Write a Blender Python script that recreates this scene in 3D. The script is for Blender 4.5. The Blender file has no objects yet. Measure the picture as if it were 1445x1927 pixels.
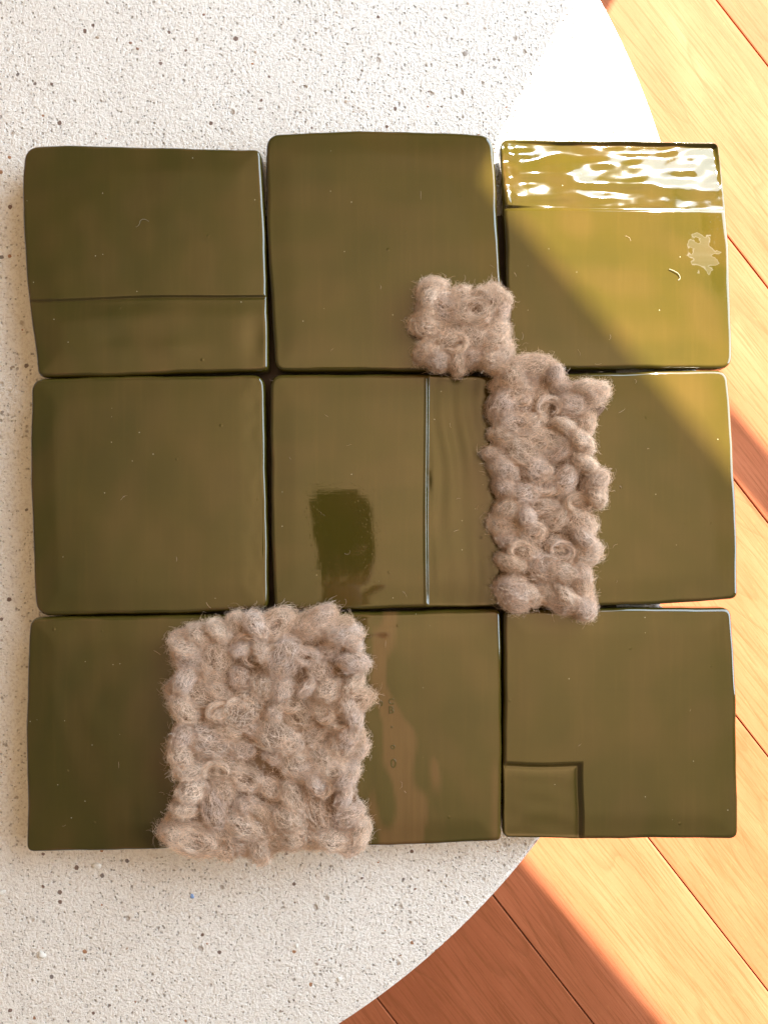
import bpy, bmesh, math, random
import numpy as np
from mathutils import Vector, noise

C = bpy.context.scene.collection
SC = bpy.context.scene
R = math.radians
rng = np.random.default_rng(7)
random.seed(7)

# ------------------------------------------------------------------ camera, world, sun, exposure
ZC, FPX = 0.600, 1419.0                 # camera height above the table top, focal length in photo pixels
ZT = 0.026                              # top face of the tiles
ZF = -0.42                              # floor below the table top (the table top is z = 0)
cam_d = bpy.data.cameras.new('camera')
cam = bpy.data.objects.new('camera', cam_d)
C.objects.link(cam)
cam.location = (0, 0, ZC)
cam.rotation_euler = (0, 0, 0)
cam_d.sensor_fit = 'HORIZONTAL'
cam_d.sensor_width = 36
cam_d.lens = 36 * FPX / 1445
cam_d.clip_start, cam_d.clip_end = 0.02, 60
SC.camera = cam

W = bpy.data.worlds.new('World')
SC.world = W
W.use_nodes = True
bg = W.node_tree.nodes['Background']
bg.inputs[0].default_value = (1.0, 0.82, 0.62, 1)     # warm light of the room all around
bg.inputs[1].default_value = 0.040

AZ = Vector((0.476, 0.879, 0)).normalized()            # towards the sun
ELEV = R(47.4)
sun_d = bpy.data.lights.new('sun', 'SUN')
sun_d.energy = 5.0
sun_d.angle = R(0.44)
sun_d.color = (1.0, 0.89, 0.75)
sun = bpy.data.objects.new('sun', sun_d)
C.objects.link(sun)
sdir = Vector((AZ.x * math.cos(ELEV), AZ.y * math.cos(ELEV), math.sin(ELEV)))
sun.rotation_euler = sdir.to_track_quat('Z', 'Y').to_euler()
sun.location = sdir * 6

SC.view_settings.view_transform = 'Standard'
SC.view_settings.look = 'None'
SC.view_settings.gamma = 1
SC.view_settings.exposure = 2.44
SC.cycles.use_denoising = True
SC.cycles.max_bounces = 8
SC.cycles.diffuse_bounces = 4
SC.cycles.glossy_bounces = 4
SC.cycles.sample_clamp_indirect = 6
SC.cycles.caustics_reflective = False

# window wall: WM = outward normal of the wall, WU = along it
WM = Vector((0.76, 0.65, 0)).normalized()
WU = Vector((0.65, -0.76, 0)).normalized()
WD = 1.64                                               # distance of the outer wall face

# sky light that comes in through the window opening
la = bpy.data.lights.new('window_light', 'AREA')
la.shape = 'RECTANGLE'
la.size, la.size_y = 2.7, 1.95
la.energy = 28
la.color = (0.68, 0.84, 0.98)
lo = bpy.data.objects.new('window_light', la)
C.objects.link(lo)
lo.location = WM * 1.50 + WU * 0.64 + Vector((0, 0, ZF + 1.10))
lo.rotation_euler = WM.to_track_quat('Z', 'Y').to_euler()

# added area lamp standing in for warm bounce from the ceiling over the table
lc = bpy.data.lights.new('ceiling_bounce', 'AREA')
lc.shape = 'DISK'
lc.size = 5.0
lc.energy = 4.2
lc.spread = R(74)
lc.color = (1.0, 0.62, 0.27)
lco = bpy.data.objects.new('ceiling_bounce', lc)
C.objects.link(lco)
lco.location = (0.45, 0.0, ZF + 2.6)
lco.rotation_euler = Vector((0.17, 0.02, 1.0)).to_track_quat('Z', 'Y').to_euler()


# ------------------------------------------------------------------ helpers
def at(px, py, z=ZT):
    k = (ZC - z) / FPX
    return Vector(((px - 722.5) * k, -(py - 963.5) * k, z))


def link(name, me, mat=None, parent=None):
    o = bpy.data.objects.new(name, me)
    C.objects.link(o)
    if mat is not None:
        o.data.materials.append(mat)
    if parent is not None:
        o.parent = parent
    return o


def mesh_from(name, verts, faces, smooth=True):
    me = bpy.data.meshes.new(name)
    me.from_pydata([tuple(v) for v in verts], [], [tuple(f) for f in faces])
    me.update()
    if smooth:
        me.polygons.foreach_set('use_smooth', [True] * len(me.polygons))
    return me


def from_bm(name, bm, smooth=False):
    me = bpy.data.meshes.new(name)
    bm.to_mesh(me)
    bm.free()
    if smooth:
        me.polygons.foreach_set('use_smooth', [True] * len(me.polygons))
    return me


def tag(o, label=None, cat=None, group=None, kind=None):
    if label: o['label'] = label
    if cat: o['category'] = cat
    if group: o['group'] = group
    if kind: o['kind'] = kind
    return o


def empty(name, loc):
    o = bpy.data.objects.new(name, None)
    C.objects.link(o)
    o.location = loc
    o.empty_display_size = 0.02
    return o


class Nodes:
    def __init__(self, name):
        self.m = bpy.data.materials.new(name)
        self.m.use_nodes = True
        self.nt = self.m.node_tree
        self.b = self.nt.nodes['Principled BSDF']

    def n(self, typ, **kw):
        nd = self.nt.nodes.new(typ)
        ins = kw.pop('ins', {})
        for k, v in kw.items():
            setattr(nd, k, v)
        for k, v in ins.items():
            if hasattr(v, 'is_linked') or isinstance(v, bpy.types.NodeSocket):
                self.nt.links.new(v, nd.inputs[k])
            else:
                nd.inputs[k].default_value = v
        return nd

    def set(self, **kw):
        for k, v in kw.items():
            key = k.replace('_', ' ')
            if isinstance(v, bpy.types.NodeSocket):
                self.nt.links.new(v, self.b.inputs[key])
            else:
                self.b.inputs[key].default_value = v
        return self

    def ramp(self, fac, stops, interp='LINEAR'):
        nd = self.nt.nodes.new('ShaderNodeValToRGB')
        cr = nd.color_ramp
        cr.interpolation = interp
        while len(cr.elements) < len(stops):
            cr.elements.new(0.5)
        for e, (p, c) in zip(cr.elements, stops):
            e.position = p
            e.color = c if len(c) == 4 else (*c, 1)
        self.nt.links.new(fac, nd.inputs[0])
        return nd.outputs[0]

    def mix(self, fac, a, b, blend='MIX'):
        nd = self.nt.nodes.new('ShaderNodeMix')
        nd.data_type = 'RGBA'
        nd.blend_type = blend
        for s, v in ((nd.inputs[0], fac), (nd.inputs[6], a), (nd.inputs[7], b)):
            if isinstance(v, bpy.types.NodeSocket):
                self.nt.links.new(v, s)
            else:
                s.default_value = v if not isinstance(v, tuple) or len(v) == 4 else (*v, 1)
        return nd.outputs[2]

    def math(self, op, a, b=0.0, c=0.0, clamp=False):
        nd = self.nt.nodes.new('ShaderNodeMath')
        nd.operation = op
        nd.use_clamp = clamp
        for i, v in enumerate((a, b, c)):
            if isinstance(v, bpy.types.NodeSocket):
                self.nt.links.new(v, nd.inputs[i])
            else:
                nd.inputs[i].default_value = v
        return nd.outputs[0]

    def bump(self, h, strength, dist, normal=None):
        nd = self.nt.nodes.new('ShaderNodeBump')
        nd.inputs['Strength'].default_value = strength
        nd.inputs['Distance'].default_value = dist
        self.nt.links.new(h, nd.inputs['Height'])
        if normal is not None:
            self.nt.links.new(normal, nd.inputs['Normal'])
        return nd.outputs[0]


# ------------------------------------------------------------------ materials
def mat_glaze():
    N = Nodes('olive_glaze')
    tc = N.n('ShaderNodeTexCoord').outputs['Object']
    oi = N.n('ShaderNodeObjectInfo').outputs['Random']
    off = N.n('ShaderNodeCombineXYZ', ins={0: N.math('MULTIPLY', oi, 31.0), 1: N.math('MULTIPLY', oi, 17.0)}).outputs[0]
    p = N.n('ShaderNodeVectorMath', operation='ADD', ins={0: tc, 1: off}).outputs[0]
    streak_v = N.n('ShaderNodeMapping', ins={0: p, 'Scale': (260, 14, 20)}).outputs[0]
    streak_h = N.n('ShaderNodeMapping', ins={0: p, 'Scale': (12, 420, 20)}).outputs[0]
    s1 = N.n('ShaderNodeTexNoise', ins={'Vector': streak_v, 'Scale': 1.0, 'Detail': 4.0, 'Roughness': 0.6}).outputs[0]
    s2 = N.n('ShaderNodeTexNoise', ins={'Vector': streak_h, 'Scale': 1.0, 'Detail': 4.0, 'Roughness': 0.6}).outputs[0]
    cloud = N.n('ShaderNodeTexNoise', ins={'Vector': p, 'Scale': 16.0, 'Detail': 3.0}).outputs[0]
    base = N.ramp(cloud, [(0.30, (0.046, 0.037, 0.005)), (0.55, (0.055, 0.0415, 0.0055)), (0.75, (0.064, 0.0455, 0.007))])
    base = N.mix(N.math('MULTIPLY', N.math('SUBTRACT', s1, 0.5), 0.9, clamp=True), base, (0.085, 0.056, 0.010))
    base = N.mix(N.math('MULTIPLY', N.math('SUBTRACT', s2, 0.5), 0.7, clamp=True), base, (0.044, 0.036, 0.005))
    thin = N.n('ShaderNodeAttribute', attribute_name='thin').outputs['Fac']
    base = N.mix(thin, base, N.mix(s1, (0.105, 0.048, 0.016), (0.16, 0.085, 0.030)))  # brown of thin rims, and of the reflection painted on one tile
    # fine dust specks on the glaze
    vd = N.n('ShaderNodeTexVoronoi', ins={'Vector': p, 'Scale': 190.0})
    rare = N.math('GREATER_THAN', N.n('ShaderNodeSeparateColor', ins={0: vd.outputs['Color']}).outputs[0], 0.93)
    dot = N.math('MULTIPLY', N.math('LESS_THAN', vd.outputs['Distance'], 0.075), rare)
    base = N.mix(N.math('MULTIPLY', dot, 0.7), base, (0.55, 0.50, 0.36))
    # soft pimples and pin holes under the gloss
    v2 = N.n('ShaderNodeTexVoronoi', ins={'Vector': p, 'Scale': 75.0})
    r2 = N.math('GREATER_THAN', N.n('ShaderNodeSeparateColor', ins={0: v2.outputs['Color']}).outputs[1], 0.86)
    pim = N.math('MULTIPLY', N.math('SUBTRACT', 0.11, v2.outputs['Distance'], clamp=True), r2)
    v3 = N.n('ShaderNodeTexVoronoi', ins={'Vector': p, 'Scale': 420.0})
    r3 = N.math('GREATER_THAN', N.n('ShaderNodeSeparateColor', ins={0: v3.outputs['Color']}).outputs[2], 0.72)
    fine = N.math('MULTIPLY', N.math('SUBTRACT', 0.32, v3.outputs['Distance'], clamp=True), r3)
    h = N.math('ADD', N.math('MULTIPLY', pim, 3.6), N.math('MULTIPLY', s1, 0.022))
    h = N.math('ADD', h, N.math('MULTIPLY', fine, 0.09))
    h = N.math('ADD', h, N.math('MULTIPLY', s2, 0.035))
    broad = N.n('ShaderNodeTexNoise', ins={'Vector': N.n('ShaderNodeMapping', ins={0: p, 'Scale': (30, 16, 10)}).outputs[0], 'Scale': 1.0, 'Detail': 1.0}).outputs[0]
    h = N.math('ADD', h, N.math('MULTIPLY', broad, 0.40))
    nb = N.bump(h, 0.45, 0.0012)
    N.set(Base_Color=base, Roughness=0.34, IOR=1.5, Normal=nb)
    hz = N.n('ShaderNodeAttribute', attribute_name='rough_glare').outputs['Fac']
    hn = N.n('ShaderNodeTexNoise', ins={'Vector': p, 'Scale': 160.0, 'Detail': 3.0}).outputs[0]
    hz = N.ramp(N.math('ADD', hz, N.math('MULTIPLY', N.math('SUBTRACT', hn, 0.5), 0.7)), [(0.48, (0, 0, 0)), (0.64, (1, 1, 1))])
    base = N.mix(N.math('MULTIPLY', hz, N.math('MULTIPLY', s2, 0.38)), base, (0.115, 0.10, 0.055))  # pale glare of the rough patch, painted into the base colour
    N.nt.links.new(base, N.b.inputs['Base Color'])
    N.set(Coat_Weight=N.math('MULTIPLY_ADD', hz, -0.92, 1.0), Coat_Roughness=N.math('ADD', N.math('MULTIPLY_ADD', hz, 0.45, 0.03), N.math('MULTIPLY', N.n('ShaderNodeAttribute', attribute_name='satin').outputs['Fac'], 0.065)), Coat_IOR=1.64)
    N.b.inputs['Specular IOR Level'].default_value = 0.0
    N.nt.links.new(nb, N.b.inputs['Coat Normal'])
    return N.m


def mat_plain(name, col, rough=0.6, scale=60, amt=0.35, bump=0.2, dist=0.0005):
    N = Nodes(name)
    tc = N.n('ShaderNodeTexCoord').outputs['Object']
    n1 = N.n('ShaderNodeTexNoise', ins={'Vector': tc, 'Scale': float(scale), 'Detail': 5.0}).outputs[0]
    lo_ = tuple(c * (1 - amt) for c in col)
    hi_ = tuple(min(1, c * (1 + amt)) for c in col)
    N.set(Base_Color=N.ramp(n1, [(0.3, lo_), (0.7, hi_)]), Roughness=rough, Normal=N.bump(n1, bump, dist))
    return N.m


def mat_concrete():
    N = Nodes('white_cast_stone')
    tc = N.n('ShaderNodeTexCoord').outputs['Object']
    warp = N.n('ShaderNodeTexNoise', ins={'Vector': tc, 'Scale': 300.0, 'Detail': 2.0}).outputs['Color']
    wv = N.n('ShaderNodeVectorMath', operation='MULTIPLY_ADD', ins={0: warp, 1: (0.0022, 0.0022, 0.0), 2: tc}).outputs[0]
    big = N.n('ShaderNodeTexNoise', ins={'Vector': tc, 'Scale': 9.0, 'Detail': 4.0}).outputs[0]
    grain = N.n('ShaderNodeTexNoise', ins={'Vector': tc, 'Scale': 480.0, 'Detail': 4.0, 'Roughness': 0.65}).outputs[0]
    base = N.ramp(big, [(0.3, (0.87, 0.83, 0.785)), (0.6, (0.92, 0.885, 0.845)), (0.8, (0.89, 0.845, 0.795))])
    base = N.mix(N.ramp(grain, [(0.33, (1, 1, 1)), (0.52, (0, 0, 0))]), base, (0.72, 0.665, 0.62))
    # open pores, their inner shade painted in as darker colour
    density = N.n('ShaderNodeTexNoise', ins={'Vector': tc, 'Scale': 14.0, 'Detail': 3.0}).outputs[0]
    pores_h = None
    specs = [(420.0, 0.48, 0.40, (0.34, 0.285, 0.25)), (240.0, 0.72, 0.36, (0.33, 0.26, 0.215)), (120.0, 0.93, 0.34, (0.42, 0.33, 0.27))]
    for sc_, thr, rad, col in specs:
        v = N.n('ShaderNodeTexVoronoi', ins={'Vector': wv, 'Scale': sc_})
        sep = N.n('ShaderNodeSeparateColor', ins={0: v.outputs['Color']})
        on = N.math('GREATER_THAN', N.math('ADD', sep.outputs[0], N.math('MULTIPLY', N.math('SUBTRACT', density, 0.5), 0.9)), thr)
        rr = N.math('MULTIPLY_ADD', sep.outputs[1], rad * 0.7, rad * 0.3)
        mk = N.math('MULTIPLY', N.math('MULTIPLY', N.math('SUBTRACT', rr, v.outputs['Distance']), 6.0, clamp=True), on)
        base = N.mix(N.math('MULTIPLY', mk, 0.60), base, col)
        pores_h = mk if pores_h is None else N.math('MAXIMUM', pores_h, mk)
    # coloured grit cast into the stone
    v = N.n('ShaderNodeTexVoronoi', ins={'Vector': wv, 'Scale': 150.0})
    sep = N.n('ShaderNodeSeparateColor', ins={0: v.outputs['Color']})
    on = N.math('GREATER_THAN', sep.outputs[0], 0.90)
    rr = N.math('MULTIPLY_ADD', sep.outputs[1], 0.24, 0.06)
    mk = N.math('MULTIPLY', N.math('LESS_THAN', v.outputs['Distance'], rr), on)
    gc = N.ramp(sep.outputs[2], [(0.0, (0.24, 0.17, 0.14)), (0.2, (0.33, 0.17, 0.10)), (0.4, (0.36, 0.29, 0.22)), (0.6, (0.20, 0.15, 0.13)),
                                 (0.75, (0.42, 0.22, 0.12)), (0.9, (0.26, 0.22, 0.20))], 'CONSTANT')
    base = N.mix(mk, base, gc)
    h = N.math('SUBTRACT', N.math('MULTIPLY', grain, 1.1), N.math('MULTIPLY', pores_h, 0.75))
    N.set(Base_Color=base, Roughness=0.85, Normal=N.bump(h, 1.0, 0.0017))
    N.b.inputs['Specular IOR Level'].default_value = 0.25
    return N.m


def mat_oak():
    N = Nodes('oak')
    tc = N.n('ShaderNodeTexCoord').outputs['Object']
    oi = N.n('ShaderNodeObjectInfo').outputs['Random']
    off = N.n('ShaderNodeCombineXYZ', ins={0: N.math('MULTIPLY', oi, 53.0), 1: N.math('MULTIPLY', oi, 29.0)}).outputs[0]
    p = N.n('ShaderNodeVectorMath', operation='ADD', ins={0: tc, 1: off}).outputs[0]
    # object x runs along the plank; stretched noise warps the rings into cathedral grain
    wn = N.n('ShaderNodeTexNoise', ins={'Vector': N.n('ShaderNodeMapping', ins={0: p, 'Scale': (1.3, 7, 1)}).outputs[0], 'Scale': 1.0, 'Detail': 2.0}).outputs[0]
    sep = N.n('ShaderNodeSeparateXYZ', ins={0: p})
    rings = N.math('MULTIPLY_ADD', wn, 11.0, N.math('MULTIPLY', sep.outputs[1], 34.0))
    saw = N.math('FRACT', rings)
    line = N.ramp(saw, [(0.0, (1, 1, 1)), (0.07, (0.55, 0.55, 0.55)), (0.16, (0.08, 0.08, 0.08)), (0.6, (0, 0, 0)), (0.96, (0.12, 0.12, 0.12)), (1.0, (1, 1, 1))])
    pore = N.n('ShaderNodeTexNoise', ins={'Vector': N.n('ShaderNodeMapping', ins={0: p, 'Scale': (9, 300, 1)}).outputs[0], 'Scale': 1.0, 'Detail': 4.0, 'Roughness': 0.7}).outputs[0]
    blot = N.n('ShaderNodeTexNoise', ins={'Vector': N.n('ShaderNodeMapping', ins={0: p, 'Scale': (6, 22, 1)}).outputs[0], 'Scale': 1.0, 'Detail': 4.0}).outputs[0]
    ray = N.n('ShaderNodeTexNoise', ins={'Vector': N.n('ShaderNodeMapping', ins={0: p, 'Scale': (70, 260, 1)}).outputs[0], 'Scale': 1.0, 'Detail': 2.0}).outputs[0]
    base = N.ramp(blot, [(0.28, (0.275, 0.090, 0.040)), (0.5, (0.315, 0.104, 0.048)), (0.72, (0.36, 0.123, 0.060))])
    tone = N.ramp(oi, [(0.0, (0.92, 0.90, 0.88)), (0.5, (1.0, 1.0, 1.0)), (1.0, (1.08, 1.08, 1.1))])
    base = N.mix(1.0, base, tone, 'MULTIPLY')
    base = N.mix(N.math('MULTIPLY', line, 0.30), base, (0.16, 0.058, 0.022))
    base = N.mix(N.math('MULTIPLY', N.ramp(pore, [(0.40, (1, 1, 1)), (0.50, (0, 0, 0))]), 0.42), base, (0.17, 0.056, 0.018))
    base = N.mix(N.math('MULTIPLY', N.ramp(ray, [(0.60, (0, 0, 0)), (0.80, (1, 1, 1))]), 0.16), base, (0.52, 0.21, 0.085))
    h = N.math('ADD', N.math('MULTIPLY', line, -0.4), pore)
    N.set(Base_Color=base, Roughness=0.55, Normal=N.bump(h, 0.35, 0.0007))
    N.b.inputs['Specular IOR Level'].default_value = 0.04
    return N.m


def mat_wool(name, dark=1.0):
    N = Nodes(name)
    oi = N.n('ShaderNodeObjectInfo').outputs['Random']
    tc = N.n('ShaderNodeTexCoord').outputs['Object']
    n1 = N.n('ShaderNodeTexNoise', ins={'Vector': tc, 'Scale': 90.0, 'Detail': 3.0}).outputs[0]
    c = N.ramp(oi, [(0.0, (0.66, 0.525, 0.45)), (0.3, (0.78, 0.65, 0.57)), (0.5, (0.70, 0.54, 0.42)), (0.75, (0.88, 0.735, 0.62)), (1.0, (0.65, 0.48, 0.35))])
    c = N.mix(N.ramp(n1, [(0.35, (0, 0, 0)), (0.7, (1, 1, 1))]), c, (0.66, 0.475, 0.34))
    hr = N.n('ShaderNodeHairInfo').outputs['Random']
    c = N.mix(1.0, c, N.ramp(hr, [(0.0, (0.55, 0.52, 0.50)), (0.5, (1, 1, 1)), (1.0, (1.6, 1.58, 1.55))]), 'MULTIPLY')
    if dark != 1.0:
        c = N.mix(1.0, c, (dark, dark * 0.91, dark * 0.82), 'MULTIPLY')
    N.set(Base_Color=c, Roughness=0.9)
    N.b.inputs['Specular IOR Level'].default_value = 0.1
    return N.m


GLAZE = mat_glaze()
CLAY = mat_plain('dark_clay_body', (0.045, 0.034, 0.030), 0.7, 300)
BOARD = mat_plain('dark_board', (0.075, 0.055, 0.050), 0.75, 120, 0.15)
STONE = mat_concrete()
OAK = mat_oak()
WOOL = mat_wool('alpaca_wool')
WOOLC = mat_wool('alpaca_wool_core', 0.54)  # browner core, darkened so the shade of the crevices sits in its colour
WALLM = mat_plain('wall_plaster', (0.72, 0.69, 0.64), 0.9, 40, 0.05, 0.1)
FRAMEM = mat_plain('white_painted_wood', (0.78, 0.77, 0.74), 0.4, 60, 0.03, 0.05)
SUBM = mat_plain('dark_subfloor', (0.03, 0.022, 0.016), 0.9, 30)
LEGM = mat_plain('cast_stone_pedestal', (0.66, 0.62, 0.58), 0.85, 200, 0.12, 0.4, 0.001)


# ------------------------------------------------------------------ wall with the window that lets the sun in
def box_mesh(name, lo_, hi_, axes):
    """box between two corners given in a frame (u, m, z)"""
    U, M = axes
    vs = []
    for k in (0, 1):
        for j in (0, 1):
            for i in (0, 1):
                a = (lo_[0], hi_[0])[i]; b = (lo_[1], hi_[1])[j]; c = (lo_[2], hi_[2])[k]
                vs.append(U * a + M * b + Vector((0, 0, c)))
    fs = [(0, 2, 3, 1), (4, 5, 7, 6), (0, 1, 5, 4), (2, 6, 7, 3), (0, 4, 6, 2), (1, 3, 7, 5)]
    return mesh_from(name, vs, fs, smooth=False)


U0, U1 = -0.691, 2.05
ZS, ZL = ZF + 0.10, ZF + (WD + 0.155) / 0.856
ax = (WU, WM)
wall = tag(link('wall', box_mesh('wall', (-3.2, WD - 0.12, ZF), (U0, WD, ZF + 4.2), ax), WALLM), kind='structure')
for lo_, hi_ in (((U1, WD - 0.12, ZF), (3.2, WD, ZF + 4.2)), ((U0, WD - 0.12, ZL), (U1, WD, ZF + 4.2)), ((U0, WD - 0.12, ZF), (U1, WD, ZS))):
    link('wall_panel', box_mesh('wall_panel', lo_, hi_, ax), WALLM, wall)
zt = ZF + 1.387
win = tag(empty('window', WM * (WD - 0.02) + WU * 0.67 + Vector((0, 0, ZS))), 'white window frame with one crossbar in the wall beside the table', 'window')
wo = win.location
fr = link('crossbar', box_mesh('crossbar', (U0, WD - 0.03, zt), (U1, WD, zt + 0.037), ax), FRAMEM)
fr.parent = win
fr.matrix_parent_inverse = win.matrix_world.inverted()
fr.location = -wo

# ------------------------------------------------------------------ floor of oak planks
FD = Vector((0.615, -0.788, 0)).normalized()
FN = Vector((0.788, 0.615, 0)).normalized()
floor = tag(link('floor', box_mesh('floor', (-2.4, -2.4, ZF - 0.05), (2.6, 1.62, ZF - 0.016), (FD, FN)), SUBM), kind='structure')
seams = [-0.413, -0.2035, 0.0101, 0.2056, 0.4004, 0.596, 0.781]
while seams[0] > -2.2: seams.insert(0, seams[0] - random.uniform(0.19, 0.21))
while seams[-1] < 1.42: seams.append(seams[-1] + random.uniform(0.19, 0.21))


def plank_mesh(L, Wd):
    bm = bmesh.new()
    bmesh.ops.create_cube(bm, size=1)
    bmesh.ops.scale(bm, vec=(L, Wd, 0.016), verts=bm.verts)
    ed = [e for e in bm.edges if all(v.co.z > 0 for v in e.verts)]
    bmesh.ops.bevel(bm, geom=ed, offset=0.0016, segments=2, profile=0.5, affect='EDGES')
    return from_bm('plank', bm)


for i in range(len(seams) - 1):
    a, b = seams[i], seams[i + 1]
    x = -2.4
    cuts = [-2.4, -1.25 if i % 2 else -1.85, 1.45 if i % 3 else 1.9, 2.6]
    for c0, c1 in zip(cuts[:-1], cuts[1:]):
        g = 0.0013
        o = link('plank', plank_mesh(c1 - c0 - g, b - a - g), OAK)
        o.location = FD * (c0 + c1) / 2 + FN * (a + b) / 2 + Vector((0, 0, ZF - 0.008 + random.uniform(-0.0003, 0.0003)))
        o.rotation_euler = (0, 0, math.atan2(FD.y, FD.x))
        o.parent = floor

# ------------------------------------------------------------------ round cast stone table
tcen = at(-152.0, 699.3, 0)
TR = 1465.9 * ZC / FPX
table = tag(empty('table', (tcen.x, tcen.y, ZF)), 'round coffee table of pitted white cast stone carrying the tiles', 'table')


def lathe(name, prof, n=256):
    vs, fs = [], []
    for r, z in prof:
        for k in range(n):
            a = 2 * math.pi * k / n
            vs.append((r * math.cos(a), r * math.sin(a), z))
    for i in range(len(prof) - 1):
        for k in range(n):
            k2 = (k + 1) % n
            fs.append((i * n + k, i * n + k2, (i + 1) * n + k2, (i + 1) * n + k))
    fs.append(tuple(range(n))[::-1])
    fs.append(tuple((len(prof) - 1) * n + k for k in range(n)))
    return mesh_from(name, vs, fs, smooth=False)


h0 = -ZF
top = link('tabletop', lathe('tabletop', [(TR - 0.006, h0 - 0.045), (TR, h0 - 0.040), (TR, h0 - 0.005), (TR - 0.0015, h0 - 0.0018), (TR - 0.005, h0)]), STONE, table)
link('pedestal', lathe('pedestal', [(0.24, 0.0), (0.22, 0.02), (0.17, 0.2), (0.19, h0 - 0.048)], 96), LEGM, table)

# pebbles and chips cast into the table top
PEB = {}
for nm, col in (('brown', (0.27, 0.15, 0.10)), ('rust', (0.42, 0.20, 0.11)), ('grey', (0.36, 0.31, 0.27)), ('black', (0.15, 0.115, 0.10)),
                ('tan', (0.48, 0.38, 0.29)), ('white', (0.74, 0.71, 0.66)), ('blue', (0.25, 0.40, 0.72))):
    PEB[nm] = mat_plain('pebble_' + nm, col, 0.6, 400, 0.25, 0.3, 0.0003)


def pebble_mesh(seed):
    bm = bmesh.new()
    bmesh.ops.create_icosphere(bm, subdivisions=2, radius=1)
    r = random.Random(seed)
    o = Vector((r.random() * 20, r.random() * 20, 0))
    for v in bm.verts:
        v.co *= 1 + 0.85 * (noise.noise(v.co * 0.9 + o)) + 0.15 * noise.noise(v.co * 2.5 + o)
    return from_bm('pebble', bm, True)


PM = {}
pebs = [(180, 1632, 13, 'white'), (79, 1796, 10, 'white'), (84, 1793, 6, 'grey'), (138, 1840, 5, 'black'), (362, 1687, 6, 'blue'),
        (247, 80, 7, 'brown'), (258, 90, 7, 'brown'), (264, 76, 5, 'tan'), (371, 74, 9, 'grey'), (161, 174, 9, 'rust'), (384, 28, 6, 'brown'), (378, 51, 5, 'brown'),
        (488, 66, 4, 'tan'), (480, 97, 6, 'tan'), (185, 70, 5, 'tan'), (291, 166, 4, 'brown'), (277, 172, 4, 'brown'), (137, 129, 4, 'tan'),
        (169, 251, 4, 'rust'), (200, 259, 4, 'rust'), (162, 238, 3, 'black'), (315, 233, 4, 'rust'), (53, 79, 4, 'rust'), (488, 204, 5, 'grey'),
        (529, 45, 5, 'black'), (530, 46, 4, 'brown'), (526, 22, 4, 'tan'), (838, 57, 8, 'tan'), (873, 103, 8, 'grey'), (848, 37, 6, 'tan'), (849, 24, 5, 'tan'), (880, 6, 6, 'tan'),
        (914, 53, 4, 'tan'), (634, 23, 4, 'tan'), (555, 153, 5, 'tan'), (758, 140, 4, 'brown'), (716, 130, 4, 'tan'), (651, 193, 5, 'tan'),
        (575, 210, 5, 'tan'), (622, 230, 5, 'grey'), (665, 209, 4, 'tan'), (806, 200, 4, 'rust'), (953, 201, 5, 'rust'), (1021, 203, 7, 'tan'), (1165, 205, 5, 'tan'),
        (1164, 216, 4, 'brown'), (1147, 98, 4, 'rust'), (1140, 18, 4, 'brown'),
        (350, 1786, 4, 'tan'), (597, 1815, 6, 'grey'), (601, 1806, 4, 'brown'), (553, 1884, 6, 'black'), (531, 1902, 6, 'grey'), (558, 1782, 6, 'white'), (413, 1830, 3, 'black'),
        (390, 1776, 4, 'rust'), (32, 1674, 5, 'brown'), (71, 1651, 4, 'brown'), (97, 1753, 3, 'black'), (240, 1785, 4, 'tan'), (245, 1761, 3, 'brown'), (306, 1613, 4, 'brown'),
        (364, 1613, 4, 'brown'), (396, 1626, 4, 'tan'), (5, 1680, 8, 'white'), (400, 1917, 4, 'rust'), (571, 1652, 4, 'brown'), (638, 1844, 7, 'white'),
        (780, 1674, 5, 'brown'), (725, 1752, 4, 'rust'), (752, 1800, 5, 'brown'), (748, 1816, 5, 'tan'), (694, 1719, 4, 'rust'), (937, 1603, 4, 'rust'), (806, 1652, 4, 'brown'),
        (37, 480, 9, 'tan'), (42, 620, 6, 'rust'), (26, 690, 5, 'grey'), (5, 775, 7, 'grey'), (15, 1188, 4, 'tan'), (3, 1455, 5, 'rust'), (43, 625, 5, 'rust'), (20, 1430, 4, 'brown'), (60, 745, 3, 'brown')]
for k, (x, y, r_, c) in enumerate(pebs):
    key = (k % 9, c)
    if key not in PM:
        PM[key] = pebble_mesh(k % 9)
        PM[key].materials.append(PEB[c])
    o = link('pebble', PM[key], None, table)
    s = r_ * ZC / FPX * (0.62 if c in ('black', 'brown', 'rust') else 0.86)
    p = at(x, y, 0)
    o.location = (p.x - tcen.x, p.y - tcen.y, h0 - s * (0.15 if c in ('white', 'blue') else 0.28))
    o.scale = (s * random.uniform(0.75, 1.1), s * random.uniform(0.6, 1.0), s * (0.5 if c == 'white' else 0.36))
    o.rotation_euler = (0, 0, random.uniform(0, 6.28))

# ------------------------------------------------------------------ dark board that the tiles lie on
def rounded_board(x0, y0, x1, y1, zb, ztp):
    a, b = at(x0, y0, ztp), at(x1, y1, ztp)
    bm = bmesh.new()
    bmesh.ops.create_cube(bm, size=1)
    bmesh.ops.scale(bm, vec=(b.x - a.x, a.y - b.y, ztp - zb), verts=bm.verts)
    bmesh.ops.bevel(bm, geom=bm.edges[:], offset=0.0006, segments=2, affect='EDGES')
    return from_bm('board', bm), Vector(((a.x + b.x) / 2, (a.y + b.y) / 2, (zb + ztp) / 2))


bme, bloc = rounded_board(150, 405, 1160, 1475, 0.0, 0.004)
bo = link('backing_board', bme, BOARD)
bo.location = bloc
tag(bo, 'thin dark brown board under the tiles, seen in the gaps where four corners meet', 'board')

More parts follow.
